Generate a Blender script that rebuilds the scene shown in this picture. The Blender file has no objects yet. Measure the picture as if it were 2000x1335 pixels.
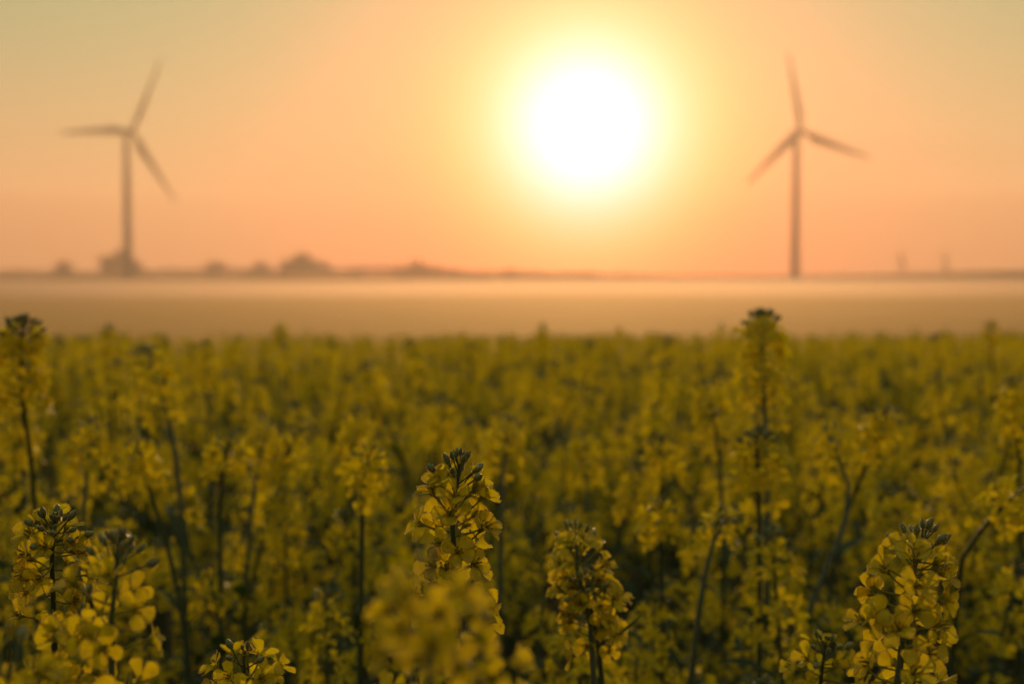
import bpy, math, random
import numpy as np
from mathutils import Vector, Matrix

# ------------------------------------------------------------------ camera
scene = bpy.context.scene
COL = scene.collection
CAM_Z = 1.5
PXF = 2778.0                       # focal length in pixels of the 2000 px wide frame (50 mm lens)
PITCH = math.radians(2.67)
FOCUS = 0.80
cam_data = bpy.data.cameras.new('camera')
cam_data.lens = 50.0
cam_data.sensor_width = 36.0
cam_data.clip_start = 0.05
cam_data.clip_end = 12000.0
cam_data.dof.use_dof = True
cam_data.dof.focus_distance = FOCUS
cam_data.dof.aperture_fstop = 6.7
cam = bpy.data.objects.new('camera', cam_data)
COL.objects.link(cam)
cam.location = (0, 0, CAM_Z)
cam.rotation_euler = (math.pi/2 - PITCH, 0, 0)
scene.camera = cam
CAM_POS = Vector((0, 0, CAM_Z))


def ray(px, py):
    """direction through a point of the photograph, scaled to one metre of depth along +Y"""
    x = (px - 1000.0)/PXF
    u = (667.5 - py)/PXF
    c, s = math.cos(PITCH), math.sin(PITCH)
    d = Vector((x, c + u*s, -s + u*c))
    return d/d.y


def at(px, py, depth):
    return CAM_POS + ray(px, py)*depth


# ------------------------------------------------------------------ sun, sky, exposure
SUN_DIR = ray(1146, 246).normalized()
SUN_EL = math.asin(SUN_DIR.z)
SUN_AZ = math.atan2(SUN_DIR.x, SUN_DIR.y)
sun_data = bpy.data.lights.new('sun', 'SUN')
sun_data.energy = 5.0
sun_data.angle = math.radians(0.5)
sun_data.color = (1.0, 0.58, 0.20)
sun = bpy.data.objects.new('sun', sun_data)
COL.objects.link(sun)
sun.location = (0, -5, 60)
sun.rotation_euler = (-SUN_DIR).to_track_quat('-Z', 'Y').to_euler()

scene.view_settings.view_transform = 'Standard'
scene.view_settings.look = 'None'
scene.view_settings.exposure = 0.0
scene.view_settings.gamma = 1.0
scene.view_settings.use_curve_mapping = False

world = bpy.data.worlds.new('World')
scene.world = world
world.use_nodes = True
wt = world.node_tree
for n in list(wt.nodes):
    wt.nodes.remove(n)


class G:
    """small helper for node graphs"""
    def __init__(self, tree):
        self.t = tree

    def node(self, kind, **kw):
        n = self.t.nodes.new(kind)
        for k, v in kw.items():
            setattr(n, k, v)
        return n

    def put(self, sock, v):
        if hasattr(v, 'is_output') or isinstance(v, bpy.types.NodeSocket):
            self.t.links.new(v, sock)
        else:
            sock.default_value = v

    def math(self, op, a, b=0.0, clamp=False):
        n = self.node('ShaderNodeMath', operation=op, use_clamp=clamp)
        self.put(n.inputs[0], a)
        self.put(n.inputs[1], b)
        return n.outputs[0]

    def vmath(self, op, a, b=None, scale=None):
        n = self.node('ShaderNodeVectorMath', operation=op)
        self.put(n.inputs[0], a)
        if b is not None:
            self.put(n.inputs[1], b)
        if scale is not None:
            self.put(n.inputs['Scale'], scale)
        return n.outputs['Value'] if op in ('DOT_PRODUCT', 'LENGTH') else n.outputs['Vector']

    def smooth(self, v, a, b):
        n = self.node('ShaderNodeMapRange', interpolation_type='SMOOTHSTEP')
        self.put(n.inputs['Value'], v)
        n.inputs['From Min'].default_value = a
        n.inputs['From Max'].default_value = b
        return n.outputs['Result']

    def mixc(self, f, a, b):
        n = self.node('ShaderNodeMix', data_type='RGBA')
        self.put(n.inputs['Factor'], f)
        for key, v in (('A', a), ('B', b)):
            s = [i for i in n.inputs if i.name == key and i.type == 'RGBA'][0]
            self.put(s, v)
        return [o for o in n.outputs if o.type == 'RGBA'][0]


w = G(wt)
geo = w.node('ShaderNodeTexCoord')
dirv = w.vmath('NORMALIZE', geo.outputs['Generated'])
sky = w.node('ShaderNodeTexSky', sky_type='NISHITA')
sky.sun_disc = False
sky.sun_elevation = SUN_EL
sky.sun_rotation = SUN_AZ
sky.air_density = 1.0
sky.dust_density = 2.0
sky.ozone_density = 1.0
bg_sky = w.node('ShaderNodeBackground')
w.put(bg_sky.inputs['Color'], sky.outputs['Color'])
bg_sky.inputs['Strength'].default_value = 0.015
# the hazy dawn air round the sun: falls off with the angle from the sun and with height
dot = w.vmath('DOT_PRODUCT', dirv, tuple(SUN_DIR))
ang2 = w.math('MULTIPLY', w.math('SUBTRACT', 1.0, dot), 2.0)


# colour of each layer of the dawn air (linear): near the horizon, above it, overhead, and four aureoles of growing width
AIR = [(0.4161, 0.1685, 0.0668), (0.098, 0.2054, 0.1066), (0.27, 0.305, 0.22), (0.0, 0.0, 1.2444), (0.0, 0.7091, 0.0), (0.0, 0.0815, 0.0), (0.7735, 0.0, 0.0), (0.0, 0.0, 0.0)]


def lobe(sigma):
    return w.math('EXPONENT', w.math('DIVIDE', w.math('MULTIPLY', ang2, -1.0), sigma*sigma))


sep = w.node('ShaderNodeSeparateXYZ')
w.put(sep.inputs[0], dirv)
el = sep.outputs['Z']
s1 = w.smooth(el, -0.02, 0.20)
s2 = w.smooth(el, 0.21, 0.55)
away = w.math('ADD', w.math('MULTIPLY', w.smooth(dot, 0.0, 0.97), 0.95), 0.05)   # dimmer away from the sun
# the haze below thins this light on its way down the more the lower it comes in; the air above is that much brighter there
HAZE_DENSITY, HAZE_TOP = 0.0011, 152.0
path = w.math('MINIMUM', w.math('DIVIDE', HAZE_TOP - CAM_Z, w.math('MAXIMUM', el, 0.03)), 2700.0)
comp = w.math('EXPONENT', w.math('MULTIPLY', path, HAZE_DENSITY))
veil = w.math('MULTIPLY', away, comp)
shapes = [w.math('MULTIPLY', veil, w.math('SUBTRACT', 1.0, s1)),
          w.math('MULTIPLY', veil, w.math('MULTIPLY', s1, w.math('SUBTRACT', 1.0, s2))),
          s2] + [w.math('MULTIPLY', comp, lobe(sg)) for sg in (0.050, 0.070, 0.095, 0.15, 0.30)]
tot = None
for shape, colr in zip(shapes, AIR):
    part = w.vmath('SCALE', colr, scale=shape)
    tot = part if tot is None else w.vmath('ADD', tot, part)
bg_air = w.node('ShaderNodeBackground')
w.put(bg_air.inputs['Color'], tot)
bg_air.inputs['Strength'].default_value = 1.0
add = w.node('ShaderNodeAddShader')
w.put(add.inputs[0], bg_sky.outputs[0])
w.put(add.inputs[1], bg_air.outputs[0])
wout = w.node('ShaderNodeOutputWorld')
w.put(wout.inputs['Surface'], add.outputs[0])

cy = scene.cycles
cy.use_denoising = True
try:
    cy.denoiser = 'OPENIMAGEDENOISE'
except Exception:
    pass
cy.max_bounces = 8
cy.diffuse_bounces = 4
cy.glossy_bounces = 2
cy.transmission_bounces = 6
cy.volume_bounces = 0
cy.transparent_max_bounces = 8
cy.sample_clamp_indirect = 4.0
cy.caustics_reflective = False
cy.caustics_refractive = False


# ------------------------------------------------------------------ mesh helpers
class MB:
    """collects quads (4 indices) from arrays and links them as one mesh"""
    def __init__(self):
        self.v, self.f, self.m, self.n = [], [], [], 0

    def add(self, v, f, m=0):
        v = np.asarray(v, dtype=np.float32).reshape(-1, 3)
        f = np.asarray(f, dtype=np.int32).reshape(-1, 4)
        self.v.append(v)
        self.f.append(f + self.n)
        self.m.append(np.full(len(f), m, np.int32) if np.isscalar(m) else np.asarray(m, np.int32))
        self.n += len(v)

    def add_template(self, t, mat):
        """t = (verts, faces, mats), mat = 4x4"""
        M = np.array(mat, dtype=np.float32)
        self.add(t[0] @ M[:3, :3].T + M[:3, 3], t[1], t[2])

    def arrays(self):
        return np.concatenate(self.v), np.concatenate(self.f), np.concatenate(self.m)

    def mesh(self, name, mats, smooth=True):
        v, f, m = self.arrays()
        return mesh_from(name, v, f, m, mats, smooth)


def mesh_from(name, v, f, m, mats, smooth=True):
    me = bpy.data.meshes.new(name)
    me.vertices.add(len(v))
    me.vertices.foreach_set('co', np.ascontiguousarray(v, np.float32).ravel())
    me.loops.add(len(f)*4)
    me.loops.foreach_set('vertex_index', np.ascontiguousarray(f, np.int32).ravel())
    me.polygons.add(len(f))
    me.polygons.foreach_set('loop_start', np.arange(0, len(f)*4, 4, dtype=np.int32))
    me.polygons.foreach_set('material_index', np.ascontiguousarray(m, np.int32))
    me.polygons.foreach_set('use_smooth', np.full(len(f), smooth, bool))
    for mt in mats:
        me.materials.append(mt)
    me.update(calc_edges=True)
    return me


def link(name, me, parent=None, mat=None, label=None):
    o = bpy.data.objects.new(name, me)
    COL.objects.link(o)
    if parent is not None:
        o.parent = parent
    if mat is not None:
        o.matrix_local = mat
    if label:
        o['label'] = label
    return o


def empty(name, loc=(0, 0, 0), rz=0.0):
    o = bpy.data.objects.new(name, None)
    o.empty_display_size = 0.05
    COL.objects.link(o)
    o.location = loc
    o.rotation_euler = (0, 0, rz)
    return o


def tag(o, label=None, cat=None, group=None, kind=None):
    if label:
        o['label'] = label
    if cat:
        o['category'] = cat
    if group:
        o['group'] = group
    if kind:
        o['kind'] = kind
    return o


def grid_faces(nu, nv, wrap=False):
    """quads of an nu x nv grid of vertices (index u*nv+v), optionally closed along v"""
    u, v = np.meshgrid(np.arange(nu - 1), np.arange(nv if wrap else nv - 1), indexing='ij')
    v2 = (v + 1) % nv
    return np.stack([u*nv + v, u*nv + v2, (u + 1)*nv + v2, (u + 1)*nv + v], -1).reshape(-1, 4)


def tube(pts, radii, seg=6):
    """tapered tube along points, arrays ready for MB.add"""
    P = np.asarray(pts, float)
    n = len(P)
    R = np.broadcast_to(np.asarray(radii, float), (n,)) if np.isscalar(radii) else np.asarray(radii, float)
    T = np.gradient(P, axis=0)
    T /= np.linalg.norm(T, axis=1)[:, None] + 1e-12
    ref = np.array([1.0, 0, 0]) if abs(T[0][0]) < 0.8 else np.array([0, 1.0, 0])
    vs = []
    for i in range(n):
        a = ref - T[i]*np.dot(ref, T[i])
        a /= np.linalg.norm(a) + 1e-12
        b = np.cross(T[i], a)
        ref = a
        th = np.arange(seg)*2*math.pi/seg
        vs.append(P[i] + R[i]*(np.cos(th)[:, None]*a + np.sin(th)[:, None]*b))
    return np.concatenate(vs), grid_faces(n, seg, True)


def curve_pts(ctrl, n):
    """smooth curve through control points, spaced by chord length (Hermite)"""
    C = np.array([np.asarray(c, float) for c in ctrl])
    t = np.concatenate([[0], np.cumsum(np.linalg.norm(np.diff(C, axis=0), axis=1) + 1e-9)])
    D = np.diff(C, axis=0)/np.diff(t)[:, None]
    M = np.empty_like(C)
    M[0], M[-1] = D[0], D[-1]
    for i in range(1, len(C) - 1):
        h0, h1 = t[i] - t[i - 1], t[i + 1] - t[i]
        M[i] = (D[i - 1]*h1 + D[i]*h0)/(h0 + h1)
    out = []
    for x in np.linspace(0, t[-1], n):
        i = min(int(np.searchsorted(t, x, side='right')) - 1, len(C) - 2)
        h = t[i + 1] - t[i]
        u = (x - t[i])/h
        out.append((2*u**3 - 3*u*u + 1)*C[i] + (u**3 - 2*u*u + u)*h*M[i] + (3*u*u - 2*u**3)*C[i + 1] + (u**3 - u*u)*h*M[i + 1])
    return np.array(out)


def frame_z(d, roll=0.0):
    """rotation matrix (3x3 numpy) whose Z is d, X turned towards world up, then rolled"""
    z = np.asarray(d, float)
    z = z/np.linalg.norm(z)
    up = np.array([0, 0, 1.0])
    x = up - z*np.dot(up, z)
    if np.linalg.norm(x) < 1e-3:
        x = np.array([1.0, 0, 0])
    x /= np.linalg.norm(x)
    y = np.cross(z, x)
    c, s = math.cos(roll), math.sin(roll)
    return np.stack([c*x + s*y, -s*x + c*y, z], 1)


def mat4(R, p, s=1.0):
    M = np.eye(4)
    M[:3, :3] = R*s
    M[:3, 3] = p
    return M


# ------------------------------------------------------------------ materials
def material(name):
    m = bpy.data.materials.new(name)
    m.use_nodes = True
    t = m.node_tree
    for n in list(t.nodes):
        t.nodes.remove(n)
    g = G(t)
    out = g.node('ShaderNodeOutputMaterial')
    return m, g, out


def leafy(name, refl, trans, amount=0.5, rough=0.55, var=0.25, scale=60.0, spec=0.35, obj_random=True, sheen=0.0):
    """thin plant tissue: part reflected, part let through, uneven in hue and value"""
    m, g, out = material(name)
    tc = g.node('ShaderNodeTexCoord')
    nz = g.node('ShaderNodeTexNoise')
    g.put(nz.inputs['Vector'], tc.outputs['Object'])
    nz.inputs['Scale'].default_value = scale
    nz.inputs['Detail'].default_value = 3.0
    fac = nz.outputs['Fac']
    val = g.math('ADD', g.math('MULTIPLY', g.math('SUBTRACT', fac, 0.5), 2.0*var*1.6), 1.0)
    if obj_random:
        oi = g.node('ShaderNodeObjectInfo')
        val = g.math('MULTIPLY', val, g.math('ADD', g.math('MULTIPLY', oi.outputs['Random'], 0.5*var*2), 1.0 - 0.5*var))
    p = g.node('ShaderNodeBsdfPrincipled')
    g.put(p.inputs['Base Color'], g.vmath('SCALE', refl, scale=val))
    p.inputs['Roughness'].default_value = rough
    p.inputs['Specular IOR Level'].default_value = spec
    if sheen:
        p.inputs['Sheen Weight'].default_value = sheen
        p.inputs['Sheen Roughness'].default_value = 0.35
        p.inputs['Sheen Tint'].default_value = (1.0, 0.9, 0.7, 1)
    if amount > 0:
        tl = g.node('ShaderNodeBsdfTranslucent')
        g.put(tl.inputs['Color'], g.vmath('SCALE', trans, scale=val))
        mx = g.node('ShaderNodeMixShader')
        mx.inputs[0].default_value = amount
        g.put(mx.inputs[1], p.outputs[0])
        g.put(mx.inputs[2], tl.outputs[0])
        g.put(out.inputs['Surface'], mx.outputs[0])
    else:
        g.put(out.inputs['Surface'], p.outputs[0])
    return m


M_PETAL = leafy('petal', (0.54, 0.50, 0.010), (0.93, 0.74, 0.010), 0.60, 0.45, 0.22, 220.0, 0.4, sheen=0.22)
M_SEPAL = leafy('sepal', (0.30, 0.30, 0.035), (0.34, 0.32, 0.03), 0.35, 0.5, 0.25, 300.0)
M_BUD = leafy('bud', (0.17, 0.21, 0.075), (0.20, 0.22, 0.04), 0.15, 0.36, 0.3, 350.0, 0.6, sheen=0.8)
M_STEM = leafy('stem', (0.050, 0.085, 0.038), (0.04, 0.06, 0.01), 0.06, 0.45, 0.25, 90.0, 0.5, sheen=0.45)
M_LEAF = leafy('leaf', (0.040, 0.085, 0.032), (0.06, 0.11, 0.02), 0.35, 0.5, 0.3, 40.0)
M_ANTHER = leafy('anther', (0.55, 0.38, 0.03), (0.4, 0.3, 0.02), 0.25, 0.7, 0.2, 400.0)
def film():
    """fine dew: scatters the light on forwards in a narrow lobe"""
    m, g, out = material('dew_film')
    p = g.node('ShaderNodeBsdfPrincipled')
    p.inputs['Base Color'].default_value = (1.0, 0.90, 0.62, 1)
    p.inputs['Roughness'].default_value = 0.42
    p.inputs['IOR'].default_value = 1.18
    p.inputs['Transmission Weight'].default_value = 1.0
    tl = g.node('ShaderNodeBsdfTranslucent')
    tl.inputs['Color'].default_value = (1.0, 0.80, 0.30, 1)
    mx = g.node('ShaderNodeMixShader')
    mx.inputs[0].default_value = 0.35
    g.put(mx.inputs[1], p.outputs[0])
    g.put(mx.inputs[2], tl.outputs[0])
    g.put(out.inputs['Surface'], mx.outputs[0])
    return m


M_FILM = film()
PLANT_MATS = [M_PETAL, M_SEPAL, M_BUD, M_STEM, M_LEAF, M_ANTHER, M_FILM]
PETAL, SEPAL, BUD, STEM, LEAF, ANTHER, FILM = range(7)

# ------------------------------------------------------------------ ground
EDGE = 8.6         # the rapeseed stands up to here; the meadow starts behind it


def noise_mat(name, c1, c2, scale, rough=0.9, detail=6.0, bump=0.0, stretch=(1, 1, 1)):
    m, g, out = material(name)
    tc = g.node('ShaderNodeTexCoord')
    mp = g.node('ShaderNodeMapping')
    mp.inputs['Scale'].default_value = stretch
    g.put(mp.inputs['Vector'], tc.outputs['Object'])
    nz = g.node('ShaderNodeTexNoise')
    g.put(nz.inputs['Vector'], mp.outputs[0])
    nz.inputs['Scale'].default_value = scale
    nz.inputs['Detail'].default_value = detail
    p = g.node('ShaderNodeBsdfPrincipled')
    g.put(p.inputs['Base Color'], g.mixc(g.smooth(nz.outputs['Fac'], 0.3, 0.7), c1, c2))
    p.inputs['Roughness'].default_value = rough
    p.inputs['Specular IOR Level'].default_value = 0.25
    if bump:
        b = g.node('ShaderNodeBump')
        b.inputs['Strength'].default_value = bump
        g.put(b.inputs['Height'], nz.outputs['Fac'])
        g.put(p.inputs['Normal'], b.outputs[0])
    g.put(out.inputs['Surface'], p.outputs[0])
    return m


M_SOIL = noise_mat('soil', (0.030, 0.022, 0.014, 1), (0.055, 0.042, 0.026, 1), 14.0, 0.95, bump=0.5)
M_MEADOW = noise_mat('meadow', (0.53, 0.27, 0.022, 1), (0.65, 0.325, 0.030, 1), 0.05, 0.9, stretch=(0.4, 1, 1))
M_RIDGE = noise_mat('ridge', (0.06, 0.055, 0.025, 1), (0.09, 0.08, 0.035, 1), 0.02, 0.95)


def sheet(name, x0, x1, y0, y1, z, mat, nx=2, ny=2, zf=None):
    xs, ys = np.linspace(x0, x1, nx), np.linspace(y0, y1, ny)
    X, Y = np.meshgrid(xs, ys, indexing='ij')
    Z = np.full_like(X, z) if zf is None else zf(X, Y)
    v = np.stack([X, Y, Z], -1).reshape(-1, 3)
    f = grid_faces(nx, ny)[:, ::-1]
    o = link(name, mesh_from(name, v, f, np.zeros(len(f), np.int32), [mat]))
    return o


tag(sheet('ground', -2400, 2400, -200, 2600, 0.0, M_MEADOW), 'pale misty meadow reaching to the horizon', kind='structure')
tag(sheet('soil', -9, 9, -3.0, EDGE + 1.0, 0.004, M_SOIL), 'dark bare soil under the rapeseed crop', kind='structure')


def ridge_z(X, Y):
    t = np.clip((X - 250)/900.0, 0, 1)
    prof = t*t*(3 - 2*t)*18.0 + (0.6*np.sin(X*0.011) + 0.4*np.sin(X*0.031 + 1.0))*t + 0.2
    k = np.sin(np.clip((Y - 1660)/500.0, 0, 1)*math.pi)
    return np.maximum(prof, 0.2)*k - 0.3


tag(sheet('hill', -1200, 1600, 1660, 2160, 0, M_RIDGE, 120, 9, ridge_z), 'low hazy rise along the horizon', kind='structure')


# ------------------------------------------------------------------ haze
def volume_box(name, x0, x1, y0, y1, z0, z1, density, g_, color, label):
    v = np.array([[x, y, z] for x in (x0, x1) for y in (y0, y1) for z in (z0, z1)], float)
    f = [[0, 1, 3, 2], [4, 6, 7, 5], [0, 4, 5, 1], [2, 3, 7, 6], [0, 2, 6, 4], [1, 5, 7, 3]]
    m, g, out = material(name)
    pv = g.node('ShaderNodeVolumePrincipled')
    pv.inputs['Color'].default_value = color
    pv.inputs['Density'].default_value = density
    pv.inputs['Anisotropy'].default_value = g_
    g.put(out.inputs['Volume'], pv.outputs[0])
    o = link(name, mesh_from(name, v, f, np.zeros(6, np.int32), [m], False))
    tag(o, label, kind='stuff')
    o.visible_shadow = True
    return o


volume_box('haze', -2500, 2500, -300, 2700, -1.5, HAZE_TOP, HAZE_DENSITY, 0.40, (0.92, 0.675, 0.60, 1), 'thin warm dawn haze filling the air over the fields')
volume_box('mist', -60, 60, 10.5, 91.98, 0.06, 1.15, 0.0085, 0.70, (1.0, 0.76, 0.66, 1), 'thin veil of ground mist over the near meadow')


def mist_bank():
    """uneven bank of ground mist: wavy front, back and top"""
    nx, ny = 90, 8
    xs = np.linspace(-420, 420, nx)
    front = 93 + 5*np.sin(xs*0.05) + 3*np.sin(xs*0.17 + 1)
    back = 285 + 140*np.clip((xs + 60)/120, 0, 1) + 30*np.sin(xs*0.011 + 0.8) + 18*np.sin(xs*0.04)
    t = np.linspace(0, 1, ny)
    Y = front[:, None] + (back - front)[:, None]*t[None]
    X = np.repeat(xs[:, None], ny, 1)
    top = 0.72 + 0.14*np.sin(X*0.03 + Y*0.02) + 0.08*np.sin(X*0.11 - Y*0.05) - 0.45*(2*t[None] - 1)**4
    top = np.maximum(top, 0.12)
    v = np.concatenate([np.stack([X, Y, top], -1).reshape(-1, 3), np.stack([X, Y, np.full_like(X, 0.06)], -1).reshape(-1, 3)])
    f1 = grid_faces(nx, ny)
    n = nx*ny
    f = [f1[:, ::-1], f1 + n]
    for i in range(nx - 1):
        for j, fl in ((0, 1), (ny - 1, 0)):
            q = [i*ny + j, (i + 1)*ny + j, (i + 1)*ny + j + n, i*ny + j + n]
            f.append([q[::-1] if fl else q])
    for j in range(ny - 1):
        for i, fl in ((0, 0), (nx - 1, 1)):
            q = [i*ny + j, i*ny + j + 1, i*ny + j + 1 + n, i*ny + j + n]
            f.append([q[::-1] if fl else q])
    f = np.concatenate([np.asarray(k).reshape(-1, 4) for k in f])
    m, g, out = material('mist')
    pv = g.node('ShaderNodeVolumePrincipled')
    pv.inputs['Color'].default_value = (1.0, 0.77, 0.74, 1)
    pv.inputs['Density'].default_value = 0.075
    pv.inputs['Anisotropy'].default_value = 0.66
    g.put(out.inputs['Volume'], pv.outputs[0])
    o = link('mist', mesh_from('mist', v, f, np.zeros(len(f), np.int32), [m], False))
    tag(o, 'pale uneven bank of ground mist lying low over the far meadow', kind='stuff')


mist_bank()

# ==== PLANTS
# ------------------------------------------------------------------ wind turbines
M_TOWER = noise_mat('painted_steel', (0.56, 0.55, 0.52, 1), (0.64, 0.63, 0.60, 1), 0.3, 0.5)
M_BLADE = noise_mat('blade_shell', (0.58, 0.57, 0.54, 1), (0.66, 0.65, 0.62, 1), 0.2, 0.45)
M_DARK = noise_mat('dark_vent', (0.03, 0.03, 0.03, 1), (0.05, 0.05, 0.05, 1), 2.0, 0.7)


def lathe(profile, seg=32):
    """profile = [(r, z)...] turned about Z"""
    th = np.arange(seg)*2*math.pi/seg
    v = np.concatenate([np.stack([r*np.cos(th), r*np.sin(th), np.full(seg, z)], 1) for r, z in profile])
    return v, grid_faces(len(profile), seg, True)


def blade_mesh(R, chord=1.0):
    """one rotor blade along +Z from the hub, airfoil sections with twist and taper"""
    n, k = 22, 14
    vs = []
    for i in range(n):
        t = i/(n - 1)
        z = 1.2 + t*(R - 1.2)
        if t < 0.04:
            c, th, rnd = 2.2, 1.0, 1.0
        else:
            q = min((t - 0.04)/0.18, 1.0)
            q = q*q*(3 - 2*q)
            c = (2.2*(1 - q) + 4.3*q)*(1.0 - 0.80*max(0, (t - 0.22)/0.78)**0.85)
            th = (1.0 - q) + q*(0.28 - 0.14*t)
            rnd = 1 - q
        if t > 0.97:
            c *= 0.45 if t > 0.99 else 0.8
        c *= chord
        tw = math.radians(16*(1 - t)**1.5 + 4)
        for j in range(k):
            a = 2*math.pi*j/k
            x = 0.5*math.cos(a)
            y = 0.5*math.sin(a)*th*(rnd + (1 - rnd)*(0.55 + 0.9*(0.5 - x))*0.8)
            x = x + (1 - rnd)*0.18
            X, Y = x*c, y*c
            vs.append((X*math.cos(tw) - Y*math.sin(tw), X*math.sin(tw) + Y*math.cos(tw) - 1.6*t*t, z))
    mb = MB()
    mb.add(vs, grid_faces(n, k, True))
    e = len(vs) - k
    mb.add(np.array(vs)[e:], [[0, j, j + 1, j + 1] if j + 1 < k else [0, j, j, j] for j in range(1, k - 1)])
    return mb


def wind_turbine(hub_px, base_px, depth, yaw, phase, R, label):
    base = at(base_px, 538, depth)
    base.z = 0.0
    hub_z = at(hub_px[0], hub_px[1], depth).z
    root = empty('wind_turbine', base)
    tag(root, label, 'wind turbine', 'wind turbines beyond the meadow')
    # tower with section flanges
    mb = MB()
    H = hub_z - 1.7
    prof = []
    for i in range(13):
        t = i/12
        r = 2.85 + (1.85 - 2.85)*t
        prof += [(r, 0.3 + (H - 0.3)*t)]
        if i in (4, 8):
            prof += [(r + 0.06, prof[-1][1] + 0.02), (r + 0.06, prof[-1][1] + 0.3), (r, prof[-1][1] + 0.32)]
    mb.add(*lathe(prof, 40))
    link('tower', mb.mesh('tower', [M_TOWER]), root)
    mb = MB()
    mb.add(*lathe([(0.01, 0.5), (4.0, 0.5), (4.2, 0.3), (4.2, -0.3)], 32))
    link('foundation', mb.mesh('foundation', [M_TOWER]), root)
    mb = MB()
    v, f = tube([[0, -0.4, 1.2], [0, -0.4, 3.4]], 0.5, 4)
    ang = math.radians(-90)
    mb.add([[-0.5, -2.86, 0.5], [0.5, -2.86, 0.5], [0.5, -2.92, 0.5], [-0.5, -2.92, 0.5], [-0.5, -2.78, 2.7], [0.5, -2.78, 2.7], [0.5, -2.88, 2.7], [-0.5, -2.88, 2.7]],
           [[3, 2, 6, 7], [4, 5, 1, 0], [0, 3, 7, 4], [2, 1, 5, 6], [7, 6, 5, 4], [0, 1, 2, 3]])
    link('door', mb.mesh('door', [M_DARK], False), root)
    # nacelle: rounded housing along local -Y (towards the rotor)
    ry = Matrix.Rotation(yaw, 4, 'Z')
    mb = MB()
    secs = [(-4.6, 0.95, 1.0), (-4.3, 1.45, 1.5), (-2.5, 1.75, 1.85), (1.0, 1.85, 1.95), (4.5, 1.7, 1.8), (6.6, 1.35, 1.45), (7.0, 0.8, 0.9)]
    vs = []
    for y, a, b in secs:
        for j in range(20):
            th = 2*math.pi*j/20
            cx, cz = math.cos(th), math.sin(th)
            q = (abs(cx)**4 + abs(cz)**4)**-0.25
            vs.append((a*cx*q, y, b*cz*q + 0.1*(y > 3)))
    mb.add(vs, grid_faces(len(secs), 20, True))
    for e, y in ((0, -4.62), (6, 7.02)):
        r = np.array(vs[e*20:(e + 1)*20])
        c = r.mean(0)
        mb.add(np.concatenate([r, [c]]), [[20, j, (j + 1) % 20, (j + 1) % 20] for j in range(20)])
    nac = link('nacelle', mb.mesh('nacelle', [M_TOWER]), root, Matrix.Translation((0, 0, hub_z)) @ ry)
    mb = MB()
    mb.add(*tube([[0, 5.2, 1.8], [0, 5.2, 3.4]], 0.07, 8))
    mb.add(*tube([[-0.6, 5.2, 3.0], [0.6, 5.2, 3.0]], 0.05, 8))
    link('weather_mast', mb.mesh('weather_mast', [M_DARK]), nac)
    # hub and blades
    off = 6.6
    hubm = Matrix.Translation((0, 0, hub_z)) @ ry @ Matrix.Translation((0, -off, 0))
    mb = MB()
    v, f = lathe([(1.35, -2.0), (1.75, -1.2), (1.85, 0.2), (1.6, 1.3), (1.1, 2.1), (0.5, 2.55), (0.02, 2.7)], 28)
    v = np.stack([v[:, 0], -v[:, 2], v[:, 1]], 1)
    mb.add(v, f)
    hub = link('hub', mb.mesh('hub', [M_TOWER]), root, hubm)
    bm = None
    for k in range(3):
        if bm is None:
            bm = blade_mesh(R, 1.3).mesh('blade', [M_BLADE])
        # phase measured in the rotor plane, anticlockwise as seen from the camera
        a = phase + k*2*math.pi/3
        link('blade', bm, root, hubm @ Matrix.Rotation(math.pi/2 - a, 4, 'Y'))
    return root


# the rotor stands on the camera side of the tower and is turned aside by the yaw
PXM = 900.0/PXF
wind_turbine((250, 257), 250, 900.0, math.radians(50), math.radians(66), 163*PXM,
             'wind turbine rising from a clump of trees, one blade pointing level to the left')
wind_turbine((1553, 259), 1553, 900.0, math.radians(15), math.radians(102), 155*PXM,
             'wind turbine standing clear on the flat horizon, one blade pointing almost straight up')

# ------------------------------------------------------------------ far trees
M_CROWN = leafy('tree_leaves', (0.055, 0.065, 0.022), (0.06, 0.08, 0.015), 0.35, 0.6, 0.5, 0.25)
M_BARK = noise_mat('bark', (0.05, 0.04, 0.03, 1), (0.09, 0.07, 0.05, 1), 3.0, 0.9)


def leaf_cloud(rng, lobes, n, size):
    """n leaf clumps (bent quads) spread through ellipsoid lobes [(cx,cy,cz,rx,ry,rz)]"""
    L = np.array(lobes)
    wgt = L[:, 3]*L[:, 4]*L[:, 5]
    idx = rng.choice(len(L), n, p=wgt/wgt.sum())
    d = rng.normal(size=(n, 3))
    d /= np.linalg.norm(d, axis=1)[:, None]
    r = rng.random(n)**0.45*(0.85 + 0.3*rng.random(n))
    c = L[idx, :3] + d*r[:, None]*L[idx, 3:]
    a = rng.normal(size=(n, 3))
    a /= np.linalg.norm(a, axis=1)[:, None]
    b = np.cross(a, rng.normal(size=(n, 3)))
    b /= np.linalg.norm(b, axis=1)[:, None]
    sz = size*(0.6 + 0.8*rng.random(n))[:, None]
    v = np.stack([c - a*sz, c + b*sz*0.6, c + a*sz, c - b*sz*0.6], 1).reshape(-1, 3)
    return v, np.arange(4*n).reshape(-1, 4)


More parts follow.
